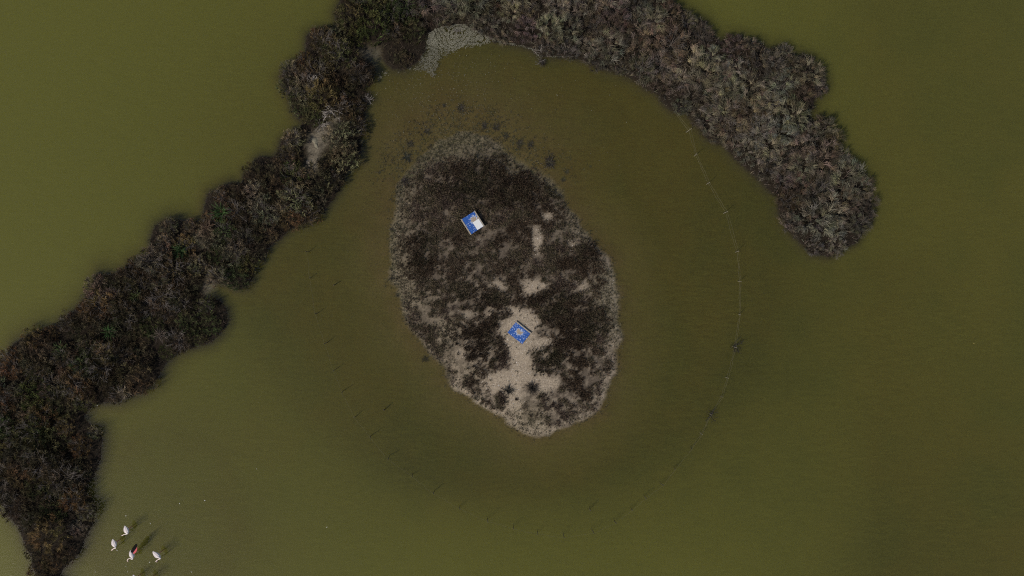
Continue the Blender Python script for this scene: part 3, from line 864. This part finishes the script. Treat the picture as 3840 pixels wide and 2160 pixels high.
# ------------------------------------------------------------------ pale dry heap on the mud patch
def lump(name, px, py, rx, ry, hz, mat, seed, rz=0.0, z=None):
    r = np.random.default_rng(seed)
    nu, nv = 20, 8
    vs, fs = [], []
    ph = r.uniform(0, 6, 4)
    for j in range(nv):
        t = j / (nv - 1)
        for i in range(nu):
            a = 2 * np.pi * i / nu
            q = 1 + .22 * math.sin(3 * a + ph[0]) + .14 * math.sin(5 * a + ph[1]) + r.normal(0, .04)
            vs.append((math.cos(a) * t * q * rx, math.sin(a) * t * q * ry, hz * (1 - t ** 1.6) + (r.normal(0, .08) * hz if 0 < t < 1 else 0) - .04 * t))
    for j in range(nv - 1):
        for i in range(nu):
            i2 = (i + 1) % nu
            fs.append((j * nu + i, (j + 1) * nu + i, (j + 1) * nu + i2, j * nu + i2))
    wx, wy, _ = W(px, py)
    o = obj(name, mesh_arrays(name, vs, fs, (mat,), smooth=True), None, (wx, wy, float(ground(px, py)) if z is None else z))
    o.rotation_euler = (0, 0, rz)
    return o


M_HEAP = simple_mat('dry_silt', (.21, .19, .135), .9, .5, 12)
tag(lump('silt_heap', 1183, 534, .24, .58, .09, M_HEAP, 3, .35), 'pale cream heap of dry silt at the bare mud patch', 'heap')
tag(lump('silt_heap', 1160, 610, .3, .3, .12, simple_mat('grey_silt', (.20, .17, .13), .9, .4, 9), 4), 'small grey silt heap at the foot of the mud patch', 'heap')


# ------------------------------------------------------------------ foam drifted into the corner of the pond
def foam_mat():
    return simple_mat('foam', (.155, .15, .11), .9, .45, 5)


M_FOAM = foam_mat()
FOAM_POLY = [(1592,190),(1600,130),(1625,104),(1655,90),(1705,80),(1748,82),(1785,108),(1836,132),(1890,152),(1945,160),(1900,166),(1840,160),
             (1790,176),(1730,186),(1690,205),(1655,235),(1640,270),(1638,310),(1615,292),(1580,270),(1530,275),(1480,282),(1430,300),(1395,335),
             (1400,290),(1440,262),(1500,262),(1560,240)]
cs = 1.9          # pixels per foam cell
fx = np.arange(1385, 1960, cs); fy = np.arange(78, 345, cs)
FX, FY = np.meshgrid(fx, fy)
dF = sdist(FX, FY, FOAM_POLY)
# swirls: warp the coordinates and take thin bands
wx_ = FX + 46 * (fbm(FX, FY, 80, 91, 2) - .5) * 2 + 16 * (fbm(FX, FY, 26, 95, 2) - .5) * 2
wy_ = FY + 46 * (fbm(FX, FY, 80, 93, 2) - .5) * 2 + 16 * (fbm(FX, FY, 26, 97, 2) - .5) * 2
rad_ = np.hypot((wx_ - 1722), (wy_ - 120) * 1.5)
band = .5 + .5 * np.sin(rad_ / 4.2 + 9 * fbm(FX, FY, 50, 99, 3))
core = np.clip(1.15 - np.hypot((FX - 1735) / 190, (FY - 118) / 75), 0, 1)
fine = rng.random(FX.shape)
tail = np.clip(1.25 - np.hypot((FX - 1630) / 130, (FY - 205) / 90), 0, 1)
cover_p = np.clip(core * 1.5, 0, 1) * .78 + .22 + .16 * (FX < 1640) + .30 * tail
cover_p = cover_p * np.clip(.42 + dF / 24, 0, 1) * np.where((band < .13) & (core > .12), .30, 1.0)
clump_ = fbm(FX, FY, 9, 101, 3)
keep = (dF > 0) & (clump_ * .55 + fine * .45 < cover_p * .95) & ~((np.hypot(FX - 1722, FY - 120) < 9))
# a thin line of foam along the shore to the right
line = np.array([(1784,109),(1834,134),(1889,156),(1943,161),(1993,176),(2018,201),(2093,206),(2150,206)])
fy_i, fx_i = np.nonzero(keep)
cells = [(FX[j, i], FY[j, i]) for j, i in zip(fy_i, fx_i)]
thick = list(.78 + .38 * (band[keep] > .12) * np.clip(.4 + fbm(FX, FY, 22, 103, 3)[keep], 0, 1.2) * np.clip(core[keep] * 2 + .3, 0, 1))     # thicker foam is whiter
for (a0, b0), (a1, b1) in zip(line[:-1], line[1:]):
    for _ in range(int(math.hypot(a1 - a0, b1 - b0) * 2.0)):
        t = rng.random(); cells.append((a0 + (a1 - a0) * t + rng.normal(0, 1.5), b0 + (b1 - b0) * t + 3 + abs(rng.normal(0, 3.0))))
for _ in range(1100):                                    # loose flecks adrift in the north of the pond
    qx, qy = rng.normal(1640, 150), rng.normal(330, 85)
    if float(sample(D_SPIT, qx, qy)) < -.3 and rng.random() < .33: cells.append((qx, qy))
for _ in range(90):
    qx, qy = rng.uniform(1500, 2400), rng.uniform(210, 620)
    if float(sample(D_SPIT, qx, qy)) < -.4 and float(sample(D_ISL, qx, qy)) < -.5: cells.append((qx, qy))
cells = np.array(cells); n = len(cells)
cells = cells + rng.normal(0, .9, cells.shape)
ctr = np.stack([(cells[:, 0] - 1920) * S, (1080 - cells[:, 1]) * S, np.full(n, .004)], 1)
rr = cs * S * rng.uniform(.45, .85, n)
aa = rng.uniform(0, 6.28, n)
fv = np.zeros((n, 6, 3))
for j in range(5):
    q = rr * rng.uniform(.7, 1.2, n)
    fv[:, j, 0] = np.cos(aa + j * 1.2566) * q; fv[:, j, 1] = np.sin(aa + j * 1.2566) * q; fv[:, j, 2] = 0
fv[:, 5, 2] = rng.uniform(.004, .018, n)
fv += ctr[:, None]
b_ = np.arange(n) * 6
tri = np.concatenate([np.stack([b_ + j, b_ + (j + 1) % 5, b_ + 5], 1) for j in range(5)])
tag(obj('foam', mesh_arrays('foam', fv.reshape(-1, 3), tri, (M_COVER,), np.repeat(np.array([.185, .176, .132]) * rng.uniform(.7, 1.3, (n, 1)) * np.array(thick + [.9] * (n - len(thick)))[:, None], 6, 0))), 'grey swirling foam and scum drifted into the pond corner', 'foam', None, 'stuff')


# ------------------------------------------------------------------ boxes, tubes, polygons
def box(name, sx, sy, sz, loc, mat, parent=None, rz=0.0, bev=.006):
    me = bpy.data.meshes.new(name)
    import bmesh
    bm = bmesh.new()
    bmesh.ops.create_cube(bm, size=1.0)
    for v in bm.verts: v.co.x *= sx; v.co.y *= sy; v.co.z *= sz
    if bev: bmesh.ops.bevel(bm, geom=bm.edges[:], offset=bev, segments=1, affect='EDGES')
    bm.to_mesh(me); bm.free()
    me.materials.append(mat)
    o = obj(name, me, parent, loc)
    o.rotation_euler = (0, 0, rz)
    return o


def tube_mesh(name, pts, rads, mat, sides=6, flat=None):
    pts = np.asarray(pts, float); n = len(pts)
    D = np.gradient(pts, axis=0); D /= np.linalg.norm(D, axis=1, keepdims=True) + 1e-9
    vs, fs = [], []
    for i in range(n):
        ref = np.array([0, 0, 1.0]) if abs(D[i][2]) < .9 else np.array([1.0, 0, 0])
        a = np.cross(D[i], ref); a /= np.linalg.norm(a); b = np.cross(a, D[i])
        ra = rads[i] if np.ndim(rads[i]) == 0 else rads[i][0]
        rb = rads[i] if np.ndim(rads[i]) == 0 else rads[i][1]
        for j in range(sides):
            t = 2 * np.pi * j / sides
            vs.append(pts[i] + a * math.cos(t) * ra + b * math.sin(t) * rb)
    for i in range(n - 1):
        for j in range(sides):
            k_ = (j + 1) % sides
            fs.append((i * sides + j, i * sides + k_, (i + 1) * sides + k_, (i + 1) * sides + j))
    fs.append(tuple(range(sides))[::-1]); fs.append(tuple((n - 1) * sides + j for j in range(sides)))
    return vs, fs


# ------------------------------------------------------------------ the two painted nesting panels
def paint_mat(name, centre, rx, ry, bias=.0):
    """Peeling blue paint over white primer over weathered wood, worn through round one spot."""
    m, nt, N, L, B = new_mat(name)
    tc = N.new('ShaderNodeTexCoord')
    mp = N.new('ShaderNodeMapping')
    mp.inputs['Location'].default_value = (-centre[0] / rx, -centre[1] / ry, 0)
    mp.inputs['Scale'].default_value = (1 / rx, 1 / ry, 1)
    L.new(tc.outputs['Object'], mp.inputs[0])
    ln = N.new('ShaderNodeVectorMath'); ln.operation = 'LENGTH'
    L.new(mp.outputs[0], ln.inputs[0])
    n1 = N.new('ShaderNodeTexNoise'); n1.inputs['Scale'].default_value = 9; n1.inputs['Detail'].default_value = 6
    L.new(tc.outputs['Object'], n1.inputs['Vector'])
    n2 = N.new('ShaderNodeTexNoise'); n2.inputs['Scale'].default_value = 13; n2.inputs['Detail'].default_value = 3
    L.new(tc.outputs['Object'], n2.inputs['Vector'])
    ma = N.new('ShaderNodeMath'); ma.operation = 'MULTIPLY_ADD'; ma.inputs[1].default_value = 2.2
    L.new(n1.outputs[0], ma.inputs[0]); L.new(ln.outputs['Value'], ma.inputs[2])
    worn = N.new('ShaderNodeMapRange'); worn.inputs['From Min'].default_value = 2.02; worn.inputs['From Max'].default_value = 1.90
    L.new(ma.outputs[0], worn.inputs['Value'])
    halo = N.new('ShaderNodeMapRange'); halo.inputs['From Min'].default_value = 2.28; halo.inputs['From Max'].default_value = 2.10
    L.new(ma.outputs[0], halo.inputs['Value'])
    fl = N.new('ShaderNodeMapRange'); fl.inputs['From Min'].default_value = .63 - bias; fl.inputs['From Max'].default_value = .66 - bias
    L.new(n2.outputs[0], fl.inputs['Value'])
    blue = N.new('ShaderNodeMix'); blue.data_type = 'RGBA'
    blue.inputs[6].default_value = (.007, .060, .27, 1); blue.inputs[7].default_value = (.014, .095, .36, 1)
    L.new(n1.outputs[0], blue.inputs[0])
    white = N.new('ShaderNodeMath'); white.operation = 'MAXIMUM'
    hm = N.new('ShaderNodeMath'); hm.operation = 'MULTIPLY'; hm.inputs[1].default_value = .7
    L.new(halo.outputs[0], hm.inputs[0]); L.new(hm.outputs[0], white.inputs[0]); L.new(fl.outputs[0], white.inputs[1])
    m1 = N.new('ShaderNodeMix'); m1.data_type = 'RGBA'
    L.new(white.outputs[0], m1.inputs[0]); L.new(blue.outputs[2], m1.inputs[6]); m1.inputs[7].default_value = (.55, .62, .72, 1)
    wood = N.new('ShaderNodeMix'); wood.data_type = 'RGBA'
    wood.inputs[6].default_value = (.24, .18, .13, 1); wood.inputs[7].default_value = (.42, .34, .25, 1)
    L.new(n2.outputs[0], wood.inputs[0])
    m2 = N.new('ShaderNodeMix'); m2.data_type = 'RGBA'
    L.new(worn.outputs[0], m2.inputs[0]); L.new(m1.outputs[2], m2.inputs[6]); L.new(wood.outputs[2], m2.inputs[7])
    L.new(m2.outputs[2], B.inputs['Base Color'])
    B.inputs['Roughness'].default_value = .55
    return m


M_WOOD = simple_mat('weathered_timber', (.33, .29, .23), .85, .35, 14)
M_WHITE = simple_mat('white_paint', (.72, .72, .70), .6, .10, 12)


def panel(corners, label, kind):
    """corners A, B, C, D in picture pixels; rails run along A-B and D-C."""
    c = np.mean(corners, 0)
    base = float(np.max([ground(*p) for p in corners]))
    top = base + .26 if kind == 1 else base + .10
    P = np.array([W(*p, top)[:2] for p in corners])
    ctr = P.mean(0)
    u = (P[1] - P[0]) + (P[2] - P[3]); ang_ = math.atan2(u[1], u[0])
    lx = .5 * (np.linalg.norm(P[1] - P[0]) + np.linalg.norm(P[2] - P[3]))
    ly = .5 * (np.linalg.norm(P[3] - P[0]) + np.linalg.norm(P[2] - P[1]))
    t = empty('nesting_panel', (ctr[0], ctr[1], base), ang_)
    tag(t, label, 'panel')
    hz = top - base
    rw = .085
    mat = paint_mat('blue_paint_' + ('upper' if kind == 1 else 'lower'), (-.10, .22) if kind == 1 else (-.02, .02), .30 if kind == 1 else .26, .30 if kind == 1 else .22, .0 if kind == 1 else .018)
    # deck in planks, laid side by side along the rails' direction
    npl = 4
    inner = ly - 2 * rw - .008 if kind == 1 else ly - rw - .004
    y0 = -inner / 2 if kind == 1 else -ly / 2
    me_w = inner / npl - .004
    for i in range(npl):
        import bmesh
        me = bpy.data.meshes.new('plank'); bm = bmesh.new()
        bmesh.ops.create_cube(bm, size=1.0)
        yc = y0 + (i + .5) * inner / npl
        for v in bm.verts:
            v.co = (v.co.x * lx * (1 - .012 * (i % 2)), v.co.y * me_w + yc, v.co.z * .02 + hz - .02)
        bmesh.ops.bevel(bm, geom=bm.edges[:], offset=.003, segments=1, affect='EDGES')
        bm.to_mesh(me); bm.free(); me.materials.append(mat)
        obj('plank', me, t)
    rails = [ly / 2 - rw / 2] + ([-ly / 2 + rw / 2] if kind == 1 else [])
    for yy in rails: box('rail', lx * 1.03, rw, .04, (0, yy, hz - .012), M_WOOD, t)
    for sx_ in (-1, 1):
        box('cross_bar', .06, ly * .94, .045, (sx_ * lx * .38, 0, hz - .0545), M_WOOD, t)
        for sy_ in (-1, 1): box('leg', .06, .06, hz + .12, (sx_ * lx * .38 + .0025, sy_ * ly * .40, (hz - .2) / 2 - .0155 + .02), M_WOOD, t)
    if kind == 1:
        box('white_sheet', lx * .50, ly / 2 - rw - .01, .012, (lx * .235, (ly / 2 - rw) / 2, hz + .0045), M_WHITE, t)
    return t


panel([(1781,790),(1818,847),(1763,880),(1728,824)], 'blue and white wooden panel with two pale rails on dark saltmarsh, upper island', 1)
panel([(1934,1203),(1991,1246),(1959,1292),(1906,1248)], 'blue painted wooden panel worn bare in the middle, on the sand', 2)

# ------------------------------------------------------------------ wire fence round the pond
M_POST = simple_mat('weathered_post', (.085, .07, .055), .9, .4, 20)
M_POST_SUNLIT = simple_mat('post_sunlit_tone', (.24, .21, .16), .85, .3, 20)  # same post wood, paler: the sunlit side painted into the colour
M_WIRE = simple_mat('fence_wire', (.16, .14, .09), .6, .2, 5)
POSTS = [(2582,489),(2611,580),(2657,687),(2721,797),(2766,944),(2776,1054),(2778,1180),(2757,1302),(2729,1418),(2708,1490),(2668,1555),(2633,1628),
 (2597,1684),(2534,1762),(2484,1821),(2422,1869),(2372,1917),(2308,1962),(2224,1996),(2114,2011),(2017,2003),(1925,1982),(1827,1954),
 (1722,1909),(1626,1849),(1543,1786),(1456,1716),(1386,1640),(1329,1566),(1281,1470),(1252,1388),(1219,1287),(1182,1176),(1158,1041),(1150,943)]
fence = empty('wire_fence', W(2114, 2011))
tag(fence, 'wire fence on thin posts curving through the water round the island', 'fence')
f0 = np.array(fence.location)
pos3 = []
for i, (px, py) in enumerate(POSTS):
    h_ = pr.uniform(.40, .62) if i > 4 else pr.uniform(.75, .9)
    x_, y_, _ = W(px, py, .38)
    lean = (pr.gauss(0, .05), pr.gauss(0, .05))
    g = float(ground(px, py)) - .25
    pts = [(x_ - lean[0] * .5, y_ - lean[1] * .5, g), (x_, y_, 0.0), (x_ + lean[0], y_ + lean[1], h_)]
    vs, fs = tube_mesh('post', np.array(pts) - f0, [.018, .018, .015] if i < 12 else [.023, .022, .019], None)
    me = mesh_arrays('post', vs, fs, (M_POST_SUNLIT if i < 12 and i not in (9,) else M_POST,))  # right-hand posts get the painted sunlit tone, the rest the shaded-side tone
    o = obj('post', me, fence)
    pos3.append((x_, y_, h_, lean))
for lvl in (.9, .42):
    for i in range(len(pos3) - 1):
        if lvl < .5 and i > 11: break
        a, b = pos3[i], pos3[i + 1]
        pts = []
        for t in np.linspace(0, 1, 9):
            za = lvl * a[2]; zb = lvl * b[2]
            sag = 4 * t * (1 - t)
            pts.append((a[0] + (b[0] - a[0]) * t + sag * pr.gauss(0, .025) + a[3][0] * lvl * (1 - t) + b[3][0] * lvl * t,
                        a[1] + (b[1] - a[1]) * t + sag * pr.gauss(0, .025) + a[3][1] * lvl * (1 - t) + b[3][1] * lvl * t, za + (zb - za) * t - .07 * sag))
        vs, fs = tube_mesh('wire', np.array(pts) - f0, [.0036] * 9, None, 4)
        obj('wire', mesh_arrays('wire', vs, fs, (M_WIRE,)), fence)
# the wire's end running back to the right spit
e = W(2530, 418, .3); a = pos3[0]
for lvl in (.9, .42):
    vs, fs = tube_mesh('wire', np.array([(e[0], e[1], lvl * .6), ((e[0] + a[0]) / 2, (e[1] + a[1]) / 2 - .05, lvl * .7), (a[0], a[1], lvl * a[2])]) - f0, [.004] * 3, None, 4)
    obj('wire', mesh_arrays('wire', vs, fs, (M_WIRE,)), fence)


def stake(px, py, label, h_=.45):
    x_, y_, _ = W(px, py)
    vs, fs = tube_mesh('stake', [(0, 0, float(ground(px, py)) - .2), (0, .01, 0), (pr.gauss(0, .06), pr.gauss(0, .06), h_)], [.035, .033, .028], None)
    tag(obj('stake', mesh_arrays('stake', vs, fs, (M_POST,)), None, (x_, y_, 0)), label, 'stake', 'lone stakes standing in the pond')


stake(1441, 1538, 'lone dark stake in the pond, lower left of the island')
stake(2212, 1910, 'lone dark stake in the pond below the island, right')
stake(1254, 1068, 'short dark stake in the pond left of the island', .35)


# ------------------------------------------------------------------ flamingos
M_BIRD = plant_mat('flamingo_plumage', 0.0)
M_WINGW = simple_mat('white_wing', (.72, .63, .60), .8, .12, 10)
M_BLACK = simple_mat('black_feathers', (.008, .007, .007), .95, .3, 10, .05)
M_CORAL = simple_mat('coral_feathers', (.50, .10, .11), .8, .35, 14, .1)


def z5(x, y): return (300 + x / 5.175, 1880 + y / 5.175)


def flamingo(tail, breast, neck, label, raised=None):
    """tail, breast, neck in zoomed picture points; the neck list ends at the bill."""
    zb = .47
    T = np.array(W(*z5(*tail), zb + .04)); Bp = np.array(W(*z5(*breast), zb + .02))
    ctr = (T + Bp) / 2
    fwd = Bp - T; L_ = np.linalg.norm(fwd[:2])
    base = np.array([ctr[0], ctr[1], 0.0])
    t = empty('flamingo', tuple(base))
    tag(t, label, 'flamingo', 'flamingos wading beside the left spit')
    prof = [(0, .012, .010, .03), (.10, .035, .022, .03), (.25, .09, .075, .02), (.45, .145, .125, .0), (.63, .155, .140, -.005), (.80, .125, .125, .0), (.93, .075, .085, .02)]
    pts = [T + fwd * s + np.array([0, 0, dz]) for s, _, _, dz in prof]
    rad = [(a, b) for _, a, b, _ in prof]
    zs = np.linspace(.50, .05, len(neck)); zs[0] = .5
    nk = [np.array(W(*z5(*p), z_)) for p, z_ in zip(neck, zs)]
    # smooth the neck
    ctrl = [pts[-1]] + nk
    fine_ = []
    for i in range(len(ctrl) - 1):
        p0 = ctrl[max(i - 1, 0)]; p1 = ctrl[i]; p2 = ctrl[i + 1]; p3 = ctrl[min(i + 2, len(ctrl) - 1)]
        for s in np.linspace(0, 1, 6)[1:]:
            fine_.append(.5 * (2 * p1 + (p2 - p0) * s + (2 * p0 - 5 * p1 + 4 * p2 - p3) * s * s + (3 * p1 - p0 - 3 * p2 + p3) * s ** 3))
    m = len(fine_)
    for i, p in enumerate(fine_):
        s = i / (m - 1)
        r_ = .048 - .02 * min(1, s * 2.2)
        if .74 < s <= .92: r_ = .040
        if s > .92: r_ = .020
        pts.append(p); rad.append(r_)
    vs, fs = tube_mesh('body', np.array(pts) - base, rad, None, 14)
    side = np.array([-fwd[1], fwd[0], 0]) / L_
    leg_mid = T + fwd * .55 - base
    for s in (-1, 1):
        k0 = leg_mid + side * .055 * s; k0[2] = .40
        g = float(ground(*z5(*breast)))
        lp = [k0, k0 * [1, 1, 0] + [0, 0, .10] - np.append(fwd[:2] / L_ * .03, 0), k0 * [1, 1, 0] + [0, 0, g + .02], k0 * [1, 1, 0] + np.append(fwd[:2] / L_ * .07, 0) + [0, 0, g + .01]]
        lv, lf = tube_mesh('l', np.array(lp), [.03, .016, .014, .014], None, 8)
        o_ = len(vs); vs += lv; fs += [tuple(i + o_ for i in f) for f in lf]
    tmp = bpy.data.objects.new('tmp', mesh_arrays('tmp', np.array(vs), fs)); col.objects.link(tmp)
    md = tmp.modifiers.new('r', 'REMESH'); md.mode = 'VOXEL'; md.voxel_size = .012; md.use_smooth_shade = True
    dg = bpy.context.evaluated_depsgraph_get()
    me = bpy.data.meshes.new_from_object(tmp.evaluated_get(dg), depsgraph=dg)
    bpy.data.objects.remove(tmp)
    me.name = 'flamingo_body'
    co = np.zeros(len(me.vertices) * 3); me.vertices.foreach_get('co', co); co = co.reshape(-1, 3)
    cols = np.tile(C(.74, .66, .63), (len(co), 1))
    bill = nk[-1] - base
    dl = np.linalg.norm(co - bill, axis=1)
    cols[dl < .055] = (.02, .018, .018)
    cols[(dl >= .055) & (dl < .10)] = (.60, .30, .26)
    dleg = np.hypot(co[:, 0] - leg_mid[0], co[:, 1] - leg_mid[1])
    cols[(co[:, 2] < .33) & (dleg < .14) & (dl > .12)] = (.55, .25, .24)
    nd = np.min([np.linalg.norm(co - (p - base), axis=1) for p in fine_], axis=0)
    nm = (nd < .06) & (dl > .10) & (co[:, 2] < .44)
    cols[nm] = cols[nm] * np.array([.95, .86, .80])
    a = me.color_attributes.new('col', 'FLOAT_COLOR', 'POINT')
    c4 = np.ones((len(co), 4), np.float32); c4[:, :3] = cols; a.data.foreach_set('color', c4.ravel())
    me.materials.clear(); me.materials.append(M_BIRD)
    obj('body', me, t)
    # folded wings lie along the flanks
    rz = math.atan2(fwd[1], fwd[0])
    for s in (-1, 1):
        if raised and s == raised['side']: continue
        vs, fs = tube_mesh('wing', [(-.46 * L_, s * .035, .02), (-.34 * L_, s * .055, .02), (-.15 * L_, s * .085, .015), (.08 * L_, s * .10, .01), (.24 * L_, s * .09, .0), (.33 * L_, s * .07, -.01)],
                           [(.008, .006), (.03, .022), (.062, .06), (.072, .085), (.055, .075), (.012, .012)], None, 12)
        wo = obj('wing', mesh_arrays('wing', vs, fs, (M_WINGW,), smooth=True), t, (0, 0, zb + .055))
        wo.rotation_euler = (0, 0, rz)
    if raised:
        for nm_, poly, mat in (('flight_feathers', raised['black'], M_BLACK), ('wing_coverts', raised['coral'], M_CORAL)):
            nP = len(poly)
            top = [np.array(W(*z5(x, y), z_)) - base for x, y, z_ in poly]
            vs = [p + np.array([0, 0, .012]) for p in top] + [p - np.array([0, 0, .012]) for p in top]
            fs = [tuple(range(nP)), tuple(range(2 * nP - 1, nP - 1, -1))] + [(i, i + nP, (i + 1) % nP + nP, (i + 1) % nP) for i in range(nP)]
            obj(nm_, mesh_arrays(nm_, vs, fs, (mat,)), t)
    return t


flamingo((872,468), (930,632), [(905,632),(860,640),(825,660),(795,664)], 'white flamingo farthest up, bill in the water, neck bent left')
flamingo((636,728), (692,893), [(690,905),(655,915),(630,935),(612,950)], 'leftmost white flamingo feeding beside the spit')
flamingo((985,945), (1028,1105), [(1015,1120),(965,1108),(928,1125),(922,1150),(938,1168)], 'flamingo stretching one black and coral wing', None if False else
         {'side': 1, 'black': [(978,990,.57),(1025,895,.68),(1072,835,.80),(1105,822,.84),(1112,850,.84),(1092,912,.76),(1030,998,.58)],
          'coral': [(1032,998,.565),(1092,914,.73),(1110,885,.77),(1110,925,.75),(1096,975,.66),(1066,1008,.58),(1042,1020,.55)]})
flamingo((1412,970), (1562,1098), [(1560,1108),(1520,1128),(1485,1150),(1478,1166),(1515,1172)], 'rightmost white flamingo with its bill at the water')
flamingo((1040,1418), (1080,1590), [(1090,1605),(1040,1620),(1000,1640),(970,1650)], 'flamingo cut off at the bottom edge, only its tail in view, left one')
flamingo((1300,1440), (1340,1610), [(1350,1625),(1300,1640),(1260,1660),(1230,1670)], 'flamingo cut off at the bottom edge, only its tail in view, right one')

# ------------------------------------------------------------------ feathers and bits afloat
M_FEATHER = simple_mat('white_feather', (.78, .76, .72), .8, .1, 10)
fv_ = [(-.06, 0, 0), (-.03, .018, .008), (.03, .02, .01), (.07, .004, .004), (.03, -.016, .008), (-.03, -.016, .006), (0, 0, .022)]
ff_ = [(0, 6, 1), (1, 6, 2), (2, 6, 3), (3, 6, 4), (4, 6, 5), (5, 6, 0), (5, 4, 3, 2, 1, 0)]
FEATHER = mesh_arrays('feather', [tuple(reversed([v[0], v[1], v[2]]))[::-1] for v in fv_], [f[::-1] for f in ff_], (M_FEATHER,))
FE = [((950,995), 'above the topmost flamingo'), ((1135,1053), 'right of the topmost flamingo'), ((1356,902), 'alone in open water above the flamingos'),
      ((1545,880), 'in open water, right of another feather, above the flamingos'), ((2467,1080), 'far right of the flamingos near the fence'),
      ((952,1378), 'below the wing-stretching flamingo'), ((962,1417), 'nearest the bottom edge under the flamingos'), ((720,1418), 'between the spit tip and the flamingos'),
      ((1445,1418), 'at the bottom right of the flamingos'), ((884,1255), 'by the bill of the leftmost flamingo'), ((1130,1345), 'between the two lower flamingos'),
      ((735,162), 'at the spit edge under the straw tuft'), ((655,212), 'at the shady spit edge above the flamingos'), ((1935,640), 'in the pond below the fence line')]
for (qx, qy), where in FE:
    x_, y_, _ = W(qx / 2.0125, 1440 + qy / 2.0125)
    o = obj('feather', FEATHER, None, (x_, y_, .004)); o.rotation_euler = (0, 0, pr.uniform(0, 6.28)); s = pr.uniform(.5, .9); o.scale = (s, s, s)
    tag(o, 'small white feather floating ' + where, 'feather', 'white feathers afloat near the flamingos')
x_, y_, _ = W(3652, 1287)
o = obj('fallen_leaf', mesh_arrays('fallen_leaf', fv_, [f[::-1] for f in ff_], (simple_mat('yellow_leaf', (.25, .20, .05), .8, .3, 12),)), None, (x_, y_, .004))
o.scale = (1.3, 1.3, 1.0)
tag(o, 'yellowish leaf floating alone on the right of the lagoon', 'leaf')
print('shrubs', len(left_pts), len(right_pts), 'tris', sum(len(m.loop_triangles) or sum(p.loop_total - 2 for p in m.polygons) for m in bpy.data.meshes if len(m.polygons) < 200000))
